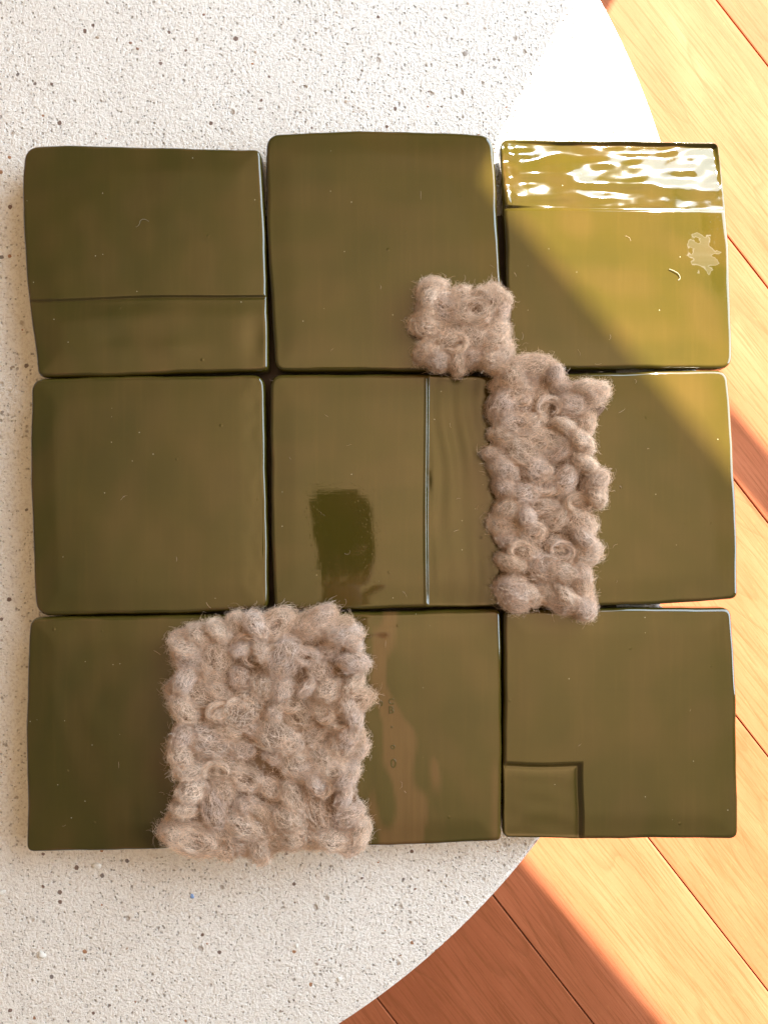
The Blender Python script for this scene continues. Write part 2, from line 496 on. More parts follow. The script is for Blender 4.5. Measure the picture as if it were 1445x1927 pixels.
# ------------------------------------------------------------------ the nine glazed tiles
def sstep(a, b, x):
    t = np.clip((x - a) / (b - a), 0, 1)
    return t * t * (3 - 2 * t)


def side_pts(A, B, o1, o2, r0, r1, n=60):
    A, B = np.array(A, float), np.array(B, float)
    d = B - A
    L = np.hypot(*d)
    out = np.array([d[1], -d[0]]) / L           # outward for clockwise order with y down
    s = np.linspace(r0 / L, 1 - r1 / L, n)
    # cubic through (0,0),(1/3,o1),(2/3,o2),(1,0)
    off = o1 * 13.5 * s * (s - 2 / 3) * (s - 1) + o2 * -13.5 * s * (s - 1 / 3) * (s - 1)
    k = A[0] * 0.013 + A[1] * 0.007
    off = off + (0.7 * np.sin(s * 11 + k * 5) + 0.35 * np.sin(s * 29 + k * 11) + 0.12 * np.sin(s * 67 + k * 3)) * np.sin(np.pi * s) ** 0.5
    return A + s[:, None] * d + off[:, None] * out


def bez(p0, pc, p1, n=16):
    t = np.linspace(0, 1, n)[:, None]
    return (1 - t) ** 2 * p0 + 2 * t * (1 - t) * pc + t * t * p1


def tile_outline(corners, radii, offs):
    """four polylines (top, right, bottom, left), each from mid-corner to mid-corner, in photo pixels"""
    S = []
    for i in range(4):
        j = (i + 1) % 4
        S.append(side_pts(corners[i], corners[j], offs[i][0], offs[i][1], radii[i], radii[j]))
    arcs = []
    for i in range(4):
        arcs.append(bez(S[i - 1][-1], np.array(corners[i], float) * 0.9 + 0.1 * (S[i - 1][-1] + S[i][0]) / 2, S[i][0], 21))
    sides = []
    for i in range(4):
        j = (i + 1) % 4
        sides.append(np.vstack([arcs[i][10:], S[i][1:-1], arcs[j][:11]]))
    return sides


def resample(P, ps):
    d = np.r_[0, np.cumsum(np.hypot(*np.diff(P, axis=0).T))]
    d /= d[-1]
    return np.c_[np.interp(ps, d, P[:, 0]), np.interp(ps, d, P[:, 1])]


EDGE = [0, 0.0006, 0.002, 0.0045, 0.008, 0.012, 0.0165, 0.0215, 0.027, 0.034, 0.043]


def params(extra):
    a = list(EDGE) + [1 - e for e in EDGE] + list(np.linspace(0.055, 0.945, 60))
    for c, w, n in extra:
        a += list(np.linspace(c - w, c + w, n))
    a = np.unique(np.round(np.clip(a, 0, 1), 5))
    keep = [0]
    for k in range(1, len(a)):
        if a[k] - a[keep[-1]] > 0.0005 or a[k] == 1: keep.append(k)
    return a[keep]


def seg_dist(P, Q):
    """distance of points P to closed polyline Q"""
    best = np.full(len(P), 1e9)
    A, B = Q, np.roll(Q, -1, axis=0)
    for a, b in zip(A, B):
        d = b - a
        l2 = (d ** 2).sum()
        if l2 < 1e-12: continue
        t = np.clip(((P - a) @ d) / l2, 0, 1)
        w = P - a - t[:, None] * d
        best = np.minimum(best, (w ** 2).sum(1))
    return np.sqrt(best)


def wob(x, y, seed, sc):
    r = np.random.default_rng(seed)
    z = np.zeros_like(x)
    for k in range(6):
        a = r.uniform(0, 6.28)
        f = r.uniform(0.6, 1.6) / sc
        z += np.sin((x * np.cos(a) + y * np.sin(a)) * f * 6.28 + r.uniform(0, 6.28))
    return z / 6


def glaze_marks(idx, x, y, t):
    """brown thin glaze at the rims, a painted brown reflection, a rough patch with painted glare"""
    thin = 0.55 * np.exp(-((t - 0.75) / 0.22) ** 2) * np.clip(0.35 + wob(x, y, 300 + idx, 120) * 1.6, 0, 1)
    rough_glare = np.zeros_like(x)
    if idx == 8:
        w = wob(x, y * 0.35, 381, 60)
        thin = np.maximum(thin, 0.75 * sstep(-0.25, 0.25, w + 0.5 - np.abs(x - (722 + 45 * sstep(1250, 1520, y))) / (35 + 40 * sstep(1300, 1550, y))))  # brown reflection of a sleeve, painted into the glaze colour
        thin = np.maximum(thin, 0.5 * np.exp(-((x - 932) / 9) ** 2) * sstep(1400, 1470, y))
    if idx == 3:
        q = np.hypot((x - 1322 - (y - 475) * 0.25) / 26, (y - 475) / 36) + 0.75 * wob(x, y, 333, 26)
        rough_glare = np.clip(1.5 - q, 0, 1)  # rougher patch whose pale glare is also painted as colour
    satin = np.zeros_like(x)
    if idx == 3:
        satin = sstep(-2, 4, 391 + 4 * (x - 950) / 410 - y) * (0.45 + 0.55 * np.clip(0.5 + wob(x * 0.5, y, 350, 70) * 1.5, 0, 1))
    return thin, rough_glare, satin


def build_tile(idx, corners, radii, offs, relief, xu, xv, label):
    K = (ZC - ZT) / FPX
    sides = tile_outline(corners, radii, offs)
    pu, pv = params(xu), params(xv)
    Tp, Rt = resample(sides[0], pu), resample(sides[1], pv)
    Bt, Lf = resample(sides[2][::-1], pu), resample(sides[3][::-1], pv)
    u, v = np.meshgrid(pu, pv)
    P = ((1 - v)[..., None] * Tp[None] + v[..., None] * Bt[None] + (1 - u)[..., None] * Lf[:, None] + u[..., None] * Rt[:, None]
         - ((1 - u) * (1 - v))[..., None] * Tp[0] - (u * (1 - v))[..., None] * Tp[-1] - ((1 - u) * v)[..., None] * Bt[0] - (u * v)[..., None] * Bt[-1])
    nv, nu = u.shape
    px, py = P[..., 0].ravel(), P[..., 1].ravel()
    ring = np.r_[np.arange(nu), (np.arange(1, nv)) * nu + nu - 1, (nv - 1) * nu + np.arange(nu - 2, -1, -1), np.arange(nv - 2, 0, -1) * nu]
    loop = np.c_[px, py][ring]
    dense = np.vstack([s[:-1] for s in sides])
    d = seg_dist(np.c_[px, py], dense) * K                 # metres from the rim
    d[ring] = 0
    # rim roundness varies along the rim
    rim = 0.0031 * (1 + 0.30 * wob(px, py, 100 + idx, 160))
    rz = 0.0038
    t = np.clip(d / rim, 0, 1)
    z = ZT - rz * (1 - np.sqrt(np.clip(1 - (1 - t) ** 2, 0, 1)))
    z -= 0.0007 * (1 - sstep(0, 0.022, d))                  # slight pillow
    z += 0.00022 * wob(px, py, idx, 300) + 0.00005 * wob(px, py, idx + 50, 80)
    z += relief(px, py) * sstep(-0.2, 1.0, t)
    X, Y = (px - 722.5) * K, -(py - 963.5) * K
    org = np.array([X.mean(), Y.mean()])
    verts = [np.c_[X - org[0], Y - org[1], z]]
    faces = []
    for j in range(nv - 1):
        for i in range(nu - 1):
            a = j * nu + i
            faces.append((a, a + nu, a + nu + 1, a + 1))
    # sides: glaze skirt, drawn in a little and uneven towards the foot
    n = len(ring)
    base = nv * nu
    rp = verts[0][ring]
    prev = list(ring)
    zs = rp[:, 2]
    nlev = [(0.25, 0.00015), (0.55, 0.0), (0.80, -0.0006), (0.93, -0.0014), (1.0, -0.0026)]
    cvec = -rp[:, :2] / np.hypot(rp[:, 0], rp[:, 1])[:, None]
    cur = base
    for f, outw in nlev:
        zz = zs * (1 - f) + 0.0045 * f
        jit = 0.00035 * np.sin(np.arange(n) * 0.35 + idx) * f + rng.normal(0, 0.00010, n) * f
        xy = rp[:, :2] - cvec * (outw + jit)[:, None]
        verts.append(np.c_[xy, zz])
        ids = list(range(cur, cur + n))
        for k in range(n):
            k2 = (k + 1) % n
            faces.append((prev[k], prev[k2], ids[k2], ids[k]))
        prev = ids
        cur += n
    faces.append(tuple(prev))
    V = np.vstack(verts)
    me = mesh_from('glazed_tile', V, faces)
    for nm_, val in zip(('thin', 'rough_glare', 'satin'), glaze_marks(idx, px, py, t)):
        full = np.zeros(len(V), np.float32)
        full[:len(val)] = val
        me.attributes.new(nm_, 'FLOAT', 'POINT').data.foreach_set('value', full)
    nb = n
    ob = link('tile', me, GLAZE)
    ob.location = (org[0], org[1], 0)
    tag(ob, label, 'tile', 'olive glazed tiles laid out three by three on the round table')
    return ob


flat = lambda x, y: np.zeros_like(x)


def rel1(x, y):                        # lower part drops behind a thin lip
    yl = 563 - 9.5 * (x - 50) / 450 + 1.6 * np.sin(x / 60.0)
    s = y - yl
    z = -0.0011 * sstep(-1.5, 2.5, s) - 0.0006 * np.exp(-((s - 2.5) / 2.6) ** 2)
    z += 0.0012 * sstep(4, 45, s) * (0.8 + 0.2 * np.sin(x / 70))
    z += sstep(8, 40, s) * (0.0005 * np.exp(-(((x - 330) / 40) ** 2 + ((y - 655) / 16) ** 2)) - 0.0009 * np.exp(-(((x - 478) / 18) ** 2 + ((y - 640) / 40) ** 2))
                            - 0.0003 * np.exp(-(((x - 215) / 30) ** 2 + ((y - 635) / 14) ** 2)))
    return z


def rel3(x, y):                        # rippled band along the top edge
    yl = 391 + 4 * (x - 950) / 410
    s = yl - y
    band = sstep(0, 6, s)
    z = -0.0014 * sstep(-4, 3, s)
    w = 0.00115 * wob(x * 0.20, y, 41, 46) * (1.35 - 0.55 * (x - 945) / 410) + 0.00035 * wob(x * 0.35, y + 10 * np.sin(x / 70), 47, 30)
    w += 0.00060 * wob(x * 0.6, y, 42, 46) * (1.2 - 0.5 * (x - 945) / 410)
    w -= 0.0052 * (sstep(15, 150, s))
    w += 0.0030 * np.exp(-((x - 950) / 58) ** 2) + 0.0010 * np.exp(-(((x - 1085) / 40) ** 2 + ((y - 325) / 30) ** 2))
    left = np.exp(-((x - 965) / 26) ** 2)
    w += left * (0.00085 * wob(x, y, 43, 24)) + 0.00010 * wob(x, y, 48, 26)
    z += band * w + 0.0009 * band * sstep(8, 60, s) * 0.5
    # no relief under the glare patch on the right, its glare is painted colour
    return z


def rel5(x, y):                        # right part steps down along a vertical line
    xl = 801 + 0.002 * (y - 920) + 1.2 * np.sin(y / 90)
    s = x - xl
    z = 0.00035 * np.exp(-((s + 0.5) / 2.2) ** 2)
    z -= 0.0015 * sstep(1, 7, s)
    lo_ = sstep(8, 24, s)
    z += lo_ * (0.00032 * np.sin((x + 11 * np.sin(y / 95) + 5 * np.sin(y / 37)) / 38 * 2 * np.pi) * (0.6 + 0.4 * np.sin(y / 70 + x / 40)) + 0.00030 * wob(x, y * 0.4, 21, 70))
    z -= 0.0006 * np.exp(-(((s - 7) / 4) ** 2 + ((y - 905) / 14) ** 2))
    return z


def rel9(x, y):                        # small sunk square in the lower left corner
    sx = x - (1096 + 1.5 * np.sin(y / 30))
    sy = (1438 + 1.2 * np.sin(x / 26)) - y
    s = np.maximum(sx, sy)
    z = -0.0024 * (1 - sstep(-8, 4, s)) - 0.0004 * np.exp(-((s + 7) / 4) ** 2)
    z += (1 - sstep(-22, -6, s)) * (0.0005 + 0.00012 * wob(x, y, 91, 55))
    return z


def rel8(x, y):
    return 0.00030 * wob(x, y * 0.25, 81, 90) * (1 - sstep(700, 860, x))


def rel4(x, y):
    return 0.00022 * np.exp(-((x - 478) / 16) ** 2) * wob(x, y, 44, 40)


T = [
    (1, [(45, 273), (490, 277), (504, 697), (69, 709)], [24, 14, 12, 14], [(4, 0.5), (3, 3), (0, 1), (9, 13)], rel1, [], [(0.665, 0.03, 26)],
     'dark olive tile with a thin crease across its lower part, top left of the nine'),
    (2, [(500, 249), (928, 252), (949, 698), (517, 697)], [26, 24, 18, 18], [(6.5, 7.5), (2, 2), (0, 0), (4, 5)], flat, [], [],
     'plain olive glazed tile whose lower right corner is hidden by the small square wool patch'),
    (3, [(942, 258), (1355, 263), (1380, 692), (958, 693)], [17, 10, 22, 15], [(0.5, 0.5), (6, 5.5), (0, 0), (-1, -1)], rel3, [], [(0.16, 0.16, 62), (0.31, 0.025, 24)],
     'sunlit yellow olive tile with a rippled glossy band along its top edge'),
    (4, [(57, 712), (496, 704), (504, 1147), (66, 1160)], [23, 22, 14, 26], [(2, 1), (1, 1), (3, 2), (5, 5)], rel4, [], [],
     'plain dark olive tile in the middle of the left column, with no wool on it'),
    (5, [(508, 704), (936, 706), (946, 1142), (515, 1151)], [22, 20, 16, 16], [(2, 2), (0, 0), (0, 0), (3, 3)], rel5, [(0.685, 0.03, 34)], [],
     'olive glazed tile in the centre with a raised vertical line and dark mirrored patches'),
    (6, [(945, 703), (1370, 696), (1391, 1128), (951, 1144)], [16, 18, 14, 14], [(-1, 1), (5, 4), (4, 4), (0, 0)], flat, [], [],
     'olive tile with one sunlit yellow corner, its left half under the long wool strip'),
    (7, [(55, 1163), (503, 1158), (504, 1597), (47, 1607)], [17, 16, 14, 15], [(1, 1), (0, 0), (0, 0), (2, 5)], flat, [], [],
     'very dark green tile at the bottom left, partly under the large wool patch'),
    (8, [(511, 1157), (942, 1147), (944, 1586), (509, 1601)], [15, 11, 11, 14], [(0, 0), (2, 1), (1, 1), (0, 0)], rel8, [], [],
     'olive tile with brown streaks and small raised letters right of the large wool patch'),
    (9, [(948, 1149), (1378, 1145), (1391, 1582), (947, 1580)], [11, 15, 15, 13], [(1, 1), (4, 3), (0, 1), (0, 0)], rel9, [(0.34, 0.035, 28)], [(0.67, 0.035, 28)],
     'olive glazed tile with a small sunken square in its lower left corner'),
]
TILE = {}
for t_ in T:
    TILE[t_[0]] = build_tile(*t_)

# ------------------------------------------------------------------ wool patches
def frizz(t, n, amp, lo_, hi_):
    """smooth random 3-d offsets along n fibres, t = points per fibre"""
    out = np.zeros((n, len(t), 3))
    for k in range(3):
        f = rng.uniform(lo_, hi_, (n, 1, 3))
        ph = rng.uniform(0, 6.283, (n, 1, 3))
        out += np.sin(t[None, :, None] * f * 6.283 + ph) * rng.normal(0, 1, (n, 1, 3))
    return out * amp / 2.2


def make_curves(name, pts, rad, mat, parent):
    n, m, _ = pts.shape
    hc = bpy.data.hair_curves.new(name)
    hc.add_curves([m] * n)
    hc.position_data.foreach_set('vector', pts.astype(np.float32).ravel())
    at_ = hc.attributes.get('radius') or hc.attributes.new('radius', 'FLOAT', 'POINT')
    taper = np.sin(np.linspace(0.15, math.pi - 0.15, m)) ** 0.4
    at_.data.foreach_set('value', (rad[:, None] * taper[None]).astype(np.float32).ravel())
    hc.materials.append(mat)
    o = bpy.data.objects.new(name, hc)
    C.objects.link(o)
    o.parent = parent
    o['kind'] = 'stuff'
    return o


def tuft(patch, org, c, ang, a, b, h, z0, kind, nf):
    """one lock of wool: a lumpy core and its fibres. c in metres (world xy)"""
    NP = 10
    t = np.linspace(0, 1, NP)
    bm = bmesh.new()
    bmesh.ops.create_icosphere(bm, subdivisions=3, radius=1)
    cs = (0.84, 0.84, 0.80) if kind < 2 else (0.62, 0.42, 0.5)
    off = Vector((c[0] * 90, c[1] * 90, kind))
    for v in bm.verts:
        q = v.co * (1 + 0.34 * noise.noise(v.co * 1.5 + off) + 0.14 * noise.noise(v.co * 3.5 + off))
        dip = 0.40 * math.exp(-(v.co.x ** 2 + v.co.y ** 2) / 0.10) if kind == 1 and v.co.z > 0 else 0
        v.co = Vector((q.x * a * cs[0], q.y * b * cs[1], q.z * h * (cs[2] - dip)))
    o = link('tuft', from_bm('tuft', bm, True), WOOLC, patch)
    o.location = (c[0] - org[0], c[1] - org[1], z0)
    o.rotation_euler = (0, 0, ang)
    n = nf
    S = np.array([a, b, h])
    if kind < 2:
        # roots all over the lump, each fibre creeping along its surface
        q = rng.normal(0, 1, (n, 3))
        q[:, 2] = np.abs(q[:, 2]) * 0.9 - 0.12
        q /= np.linalg.norm(q, axis=1)[:, None]
        if kind == 0:
            d0 = np.zeros((n, 3)); d0[:, 0] = 1
            sw = rng.normal(0, 1.0, n) + 0.5 * np.sin(q[:, 1] * 2.5 + ang * 3)
            d = np.stack([np.cos(sw), np.sin(sw), np.zeros(n)], -1)
        else:
            th = np.arctan2(q[:, 1], q[:, 0]) + rng.normal(0, 0.45, n)
            d = np.stack([-np.sin(th), np.cos(th), np.zeros(n)], -1)
        d -= q * (d * q).sum(1)[:, None]
        d /= np.maximum(np.linalg.norm(d, axis=1), 1e-3)[:, None]
        L = rng.uniform(0.4, 1.3, (n, 1, 1)) * np.where(rng.random((n, 1, 1)) < 0.15, 1.8, 1) * np.where(rng.random((n, 1, 1)) < 0.5, 1, -1)
        turn = np.cross(q, d) * rng.normal(0, 0.7, (n, 1))
        tt = t[None, :, None]
        P = q[:, None] + d[:, None] * L * tt + turn[:, None] * (L * tt) ** 2
        P /= np.linalg.norm(P, axis=2)[..., None]
        lift = rng.uniform(0.84, 1.10, (n, 1, 1)) + rng.uniform(-0.12, 0.34, (n, 1, 1)) * tt ** 2
        P = P * lift * S
        if kind == 1:
            rho2 = (P[..., 0] / a) ** 2 + (P[..., 1] / b) ** 2
            P[..., 2] -= h * 0.36 * np.exp(-rho2 / 0.10) * (P[..., 2] > 0)
    else:                # loose twisted strand lying on top
        s0 = rng.uniform(-1, 0.6, (n, 1))
        s = np.clip(s0 + t[None] * rng.uniform(0.3, 0.8, (n, 1)), -1.1, 1.1)
        al = rng.uniform(0, 6.283, (n, 1)) + (s - s0) * 2.0
        w = 0.55 * rng.uniform(0.6, 1.05, (n, 1)) * np.sqrt(np.clip(1.25 - s ** 2, 0.1, 1))
        P = np.stack([a * s, b * 0.5 * np.sin(s * 2.4 + ang) + b * w * np.cos(al), h * 0.45 + h * w * np.sin(al)], -1)
    fl = rng.random(n) < 0.32
    amp = np.where(fl, 0.0022, 0.0010)[:, None, None]
    grow = (0.35 + 0.65 * t)[None, :, None]
    P = P + frizz(t, n, 1.0, 0.4, 1.4) * amp * grow
    P += frizz(t, n, 0.00020, 1.5, 3.5)
    P[fl] *= (1 + 0.22 * rng.random((fl.sum(), 1, 1)) * grow)
    P[..., 2] = np.maximum(P[..., 2], -z0 + 0.0004)
    rad = np.where(fl, 0.000045, 0.000065) * rng.uniform(0.7, 1.3, n)
    make_curves('fibres', P, rad, WOOL, o)
    return o


def curl(patch, org, c, ang, rx, ry, z0, turn, nf):
    """one loose curl: a soft ring of fibres lying on the other locks"""
    n, NP = nf, 16
    t = np.linspace(0, 1, NP)
    bm = bmesh.new()
    K_ = 28
    for j in range(K_):
        th_ = ang + turn * j / (K_ - 1)
        q = Vector((rx * math.cos(th_), ry * math.sin(th_), 0.0012 * math.sin(th_ * 1.5)))
        nrm = Vector((math.cos(th_), math.sin(th_), 0))
        for k in range(8):
            a_ = 2 * math.pi * k / 8
            rr_ = 0.0015 * (0.5 + 0.5 * math.sin(math.pi * j / (K_ - 1)))
            bm.verts.new(q + nrm * rr_ * math.cos(a_) + Vector((0, 0, rr_ * math.sin(a_))))
    bm.verts.ensure_lookup_table()
    for j in range(K_ - 1):
        for k in range(8):
            bm.faces.new([bm.verts[i] for i in (j * 8 + k, j * 8 + (k + 1) % 8, (j + 1) * 8 + (k + 1) % 8, (j + 1) * 8 + k)])
    o = link('curl', from_bm('curl', bm, True), WOOLC, patch)
    o.location = (c[0] - org[0], c[1] - org[1], z0)
    s0 = rng.uniform(-0.08, 0.7, (n, 1))
    u = s0 + t[None] * rng.uniform(0.25, 0.55, (n, 1))
    th = ang + turn * u
    al = rng.uniform(0, 6.283, (n, 1)) + u * 5
    w = 0.0024 * rng.uniform(0.4, 1.15, (n, 1)) * np.sqrt(np.clip(np.sin(np.pi * np.clip(u, 0.04, 0.96)), 0.12, 1))
    P = np.stack([(rx + w * np.cos(al)) * np.cos(th), (ry + w * np.cos(al)) * np.sin(th), 0.0012 * np.sin(th * 1.5) + w * np.sin(al) * 0.9], -1)
    fl = rng.random(n) < 0.2
    P += frizz(t, n, 1.0, 0.5, 1.8) * np.where(fl, 0.0016, 0.00045)[:, None, None]
    make_curves('fibres', P, np.where(fl, 0.000045, 0.00007) * rng.uniform(0.7, 1.3, n), WOOL, o)


def in_poly(x, y, poly):
    c = False
    n = len(poly)
    for i in range(n):
        x1, y1 = poly[i]; x2, y2 = poly[(i + 1) % n]
        if (y1 > y) != (y2 > y) and x < (x2 - x1) * (y - y1) / (y2 - y1) + x1: c = not c
    return c


def wool_patch(poly, spacing, label, extras, seed, nf=1150):
    r = random.Random(seed)
    K = (ZC - ZT - 0.008) / FPX
    xs, ys = [p[0] for p in poly], [p[1] for p in poly]
    cx, cy = sum(xs) / len(xs), sum(ys) / len(ys)
    org = at(cx, cy, ZT + 0.008)
    e = empty('wool_patch', (org.x, org.y, ZT))
    org = (org.x, org.y)
    tag(e, label, 'wool patch', 'woolly patches lying across the tiles')
    # felt ground under the locks: the traced outline, drawn in
    bm = bmesh.new()
    ring = []
    for i in range(len(poly)):
        p, q = poly[i], poly[(i + 1) % len(poly)]
        for k in range(6):
            f = k / 6
            x, y = p[0] + (q[0] - p[0]) * f, p[1] + (q[1] - p[1]) * f
            dx, dy = cx - x, cy - y
            L = math.hypot(dx, dy)
            g = (13 + r.uniform(-3, 3)) / L
            w = at(x + dx * g, y + dy * g, ZT + 0.004)
            ring.append((w.x - org[0], w.y - org[1]))
    lo_ = [bm.verts.new((x, y, 0.0006)) for x, y in ring]
    hi_ = [bm.verts.new((x * 0.97, y * 0.97, 0.0055)) for x, y in ring]
    for i in range(len(ring)):
        j = (i + 1) % len(ring)
        bm.faces.new((lo_[j], lo_[i], hi_[i], hi_[j]))
    bm.faces.new(hi_[::-1])
    bm.normal_update()
    bmesh.ops.recalc_face_normals(bm, faces=bm.faces)
    link('felt_ground', from_bm('felt_ground', bm), WOOLC, e)
    # locks: one row just inside the outline, then the middle filled evenly
    loop = np.array(poly, float)
    seg = np.vstack([loop, loop[:1]])
    dl = np.r_[0, np.cumsum(np.hypot(*np.diff(seg, axis=0).T))]
    nb_ = int(dl[-1] / (spacing * 0.66))
    pts = []
    inset = spacing * 0.46
    for k in range(nb_):
        q = (k + r.uniform(-0.2, 0.2)) / nb_ * dl[-1] % dl[-1]
        x, y = np.interp(q, dl, seg[:, 0]), np.interp(q, dl, seg[:, 1])
        x2, y2 = np.interp((q + 3) % dl[-1], dl, seg[:, 0]), np.interp((q + 3) % dl[-1], dl, seg[:, 1])
        nx, ny = -(y2 - y), (x2 - x)
        L = math.hypot(nx, ny) or 1
        g = inset * r.uniform(0.85, 1.5)
        pts.append((x + nx / L * g, y + ny / L * g))
    n_rim = len(pts)
    tries = 0
    while tries < 6000:
        tries += 1
        x, y = r.uniform(min(xs), max(xs)), r.uniform(min(ys), max(ys))
        if not in_poly(x, y, poly): continue
        if seg_dist(np.array([[x, y]]), loop)[0] < inset * 1.4: continue
        if min((x - a_) ** 2 + (y - b_) ** 2 for a_, b_ in pts) < (spacing * 0.66) ** 2: continue
        pts.append((x, y))
    for i_, (x, y) in enumerate(pts):
        kind = r.choices((0, 1, 2), (0.95, 0.05, 0.0))[0]
        w = at(x, y, ZT + 0.008)
        a = spacing * r.choice((0.48, 0.56, 0.64) if i_ < n_rim else (0.46, 0.56, 0.64, 0.74, 0.88)) * (1.15 if kind == 1 else 1.0) * K
        b = a * r.uniform(0.52, 0.86)
        h = r.uniform(0.0080, 0.0165)
        ang = r.gauss(0, 0.75)
        z0 = 0.0030
        if kind == 2:
            a *= 1.3; b *= 0.75; h *= 0.75; z0 = 0.0075
        tuft(e, org, (w.x, w.y), ang, a, b, h, z0, kind, nf)
    # fine loose fibres wandering from lock to lock
    nv_ = int(len(pts) * 18)
    V0 = []
    while len(V0) < nv_:
        x, y = r.uniform(min(xs), max(xs)), r.uniform(min(ys), max(ys))
        if in_poly(x, y, poly) and seg_dist(np.array([[x, y]]), loop)[0] > 22: V0.append((x, y))
    tv = np.linspace(0, 1, 14)
    B_ = np.array([at(x, y, ZT + 0.008) for x, y in V0])
    Lv = rng.uniform(0.005, 0.015, nv_)
    th_ = rng.normal(0, 0.9, nv_)[:, None] + rng.normal(0, 1.1, (nv_, 1)) * tv[None]
    Xv = B_[:, 0:1] - org[0] + np.cumsum(np.cos(th_) * Lv[:, None] / 13, 1)
    Yv = B_[:, 1:2] - org[1] + np.cumsum(np.sin(th_) * Lv[:, None] / 13, 1)
    Zv = rng.uniform(0.0085, 0.0150, (nv_, 1)) + rng.normal(0, 0.0012, (nv_, 1)) * np.sin(tv[None] * 6 + rng.uniform(0, 6, (nv_, 1)))
    Pv = np.stack([Xv, Yv, Zv], -1) + frizz(tv, nv_, 0.0010, 0.8, 2.6)
    make_curves('loose_fibres', Pv, rng.uniform(0.00004, 0.00007, nv_), WOOL, e)
    for k in range(max(3, len(pts) // 5)):
        x, y = r.choice(pts[n_rim:] if len(pts) > n_rim + 3 else pts)
        x, y = x + r.uniform(-14, 14), y + r.uniform(-14, 14)
        w = at(x, y, ZT + 0.008)
        rx = r.uniform(14, 24) * K
        curl(e, org, (w.x, w.y), r.uniform(0, 6.28), rx, rx * r.uniform(0.55, 0.85), r.uniform(0.0105, 0.0135), r.uniform(3.4, 5.6), 420)
    for (x, y, deg, al, bl) in extras:
        w = at(x, y, ZT + 0.008)
        tuft(e, org, (w.x, w.y), -R(deg), al * K * 0.85, bl * K, 0.0075, 0.0075, 1 if bl > 23 else 0, int(nf * 1.3))
    return e


WP1 = [(806, 524), (832, 520), (850, 535), (885, 540), (915, 528), (940, 534), (957, 556), (966, 600), (958, 640), (955, 690), (935, 702), (900, 700), (868, 703), (830, 700), (800, 690), (780, 668), (782, 630), (778, 590), (784, 560)]
WP2 = [(940, 690), (990, 676), (1050, 680), (1075, 700), (1120, 705), (1150, 725), (1148, 755), (1125, 780), (1120, 850), (1130, 880), (1155, 905), (1140, 940), (1122, 975), (1130, 1020), (1118, 1060), (1120, 1155),
       (1080, 1150), (1020, 1145), (985, 1152), (950, 1140), (935, 1110), (945, 1040), (928, 1000), (925, 940), (920, 880), (922, 800), (918, 770), (925, 730)]
WP3 = [(335, 1172), (400, 1158), (470, 1150), (510, 1140), (555, 1152), (620, 1148), (668, 1168), (690, 1200), (688, 1260), (692, 1330), (682, 1370), (688, 1420), (680, 1480), (686, 1530), (706, 1570), (690, 1605), (640, 1606),
       (560, 1612), (480, 1618), (400, 1612), (340, 1600), (305, 1580), (325, 1530), (332, 1480), (322, 1420), (328, 1360), (318, 1300), (326, 1240), (320, 1200)]
wool_patch(WP1, 50, 'small square patch of greyish tan curly wool on the upper middle tile',
           [(935, 693, 20, 30, 13)], 3)
wool_patch(WP2, 51, 'long upright strip of tan curly wool just right of the centre tile',
           [(970, 740, -20, 40, 22), (975, 800, 10, 42, 24), (1000, 690, 0, 50, 22), (968, 1128, 25, 34, 22), (1070, 1135, 0, 40, 20)], 5)
wool_patch(WP3, 54, 'large squarish patch of tan curly wool across two lower left tiles',
           [(660, 1320, -18, 48, 24), (650, 1400, -35, 46, 26), (600, 1440, -12, 60, 16), (490, 1545, 60, 44, 24), (370, 1580, 10, 60, 30), (520, 1175, -30, 46, 26), (600, 1170, -40, 46, 22)], 11)

# ------------------------------------------------------------------ small raised letters on the bottom middle tile
def glyph(ch, px, py, size_px, deg=0):
    cu = bpy.data.curves.new('lettering', 'FONT')
    cu.body = ch
    cu.size = size_px * (ZC - ZT) / FPX * 1.45
    cu.align_x = 'CENTER'
    cu.align_y = 'CENTER'
    cu.extrude = 0.00010
    cu.bevel_depth = 0.00022
    cu.bevel_resolution = 2
    tmp = bpy.data.objects.new('tmp', cu)
    me = bpy.data.meshes.new_from_object(tmp)
    bpy.data.objects.remove(tmp)
    me.name = 'raised_letter'
    me.materials.clear()
    o = link('raised_letter', me, GLAZE, TILE[8])
    p = at(px, py)
    o.location = p - TILE[8].location + Vector((0, 0, -0.0001))
    o.rotation_euler = (0, 0, R(deg))


for ch, x, y, sz in (('C', 736, 1321, 11), ('B', 736, 1337, 13), ('.', 737, 1363, 16), ('o', 739, 1405, 11), ('0', 740, 1438, 16), ('0', 717, 1325, 9)):
    glyph(ch, x, y, sz)

# ------------------------------------------------------------------ lint on the tiles
def lint(name, pts_px, rad, mat, label):
    P = np.array([[at(x, y, ZT + 0.0005 + 0.0004 * math.sin(i * 1.3)) for i, (x, y) in enumerate(pts_px)]])
    o0 = P[0].mean(0)
    cu = bpy.data.curves.new(name, 'CURVE')
    cu.dimensions = '3D'
    cu.bevel_depth = rad
    sp = cu.splines.new('BEZIER')
    sp.bezier_points.add(len(pts_px) - 1)
    for bp, q in zip(sp.bezier_points, P[0]):
        bp.co = q - o0
        bp.handle_left_type = bp.handle_right_type = 'AUTO'
    tmp = bpy.data.objects.new('tmp', cu)
    me = bpy.data.meshes.new_from_object(tmp)
    bpy.data.objects.remove(tmp)
    me.name = name
    me.polygons.foreach_set('use_smooth', [True] * len(me.polygons))
    me.materials.clear()
    o = link(name, me, mat)
    o.location = o0
    tag(o, label, 'lint', 'stray fibres on the glaze')


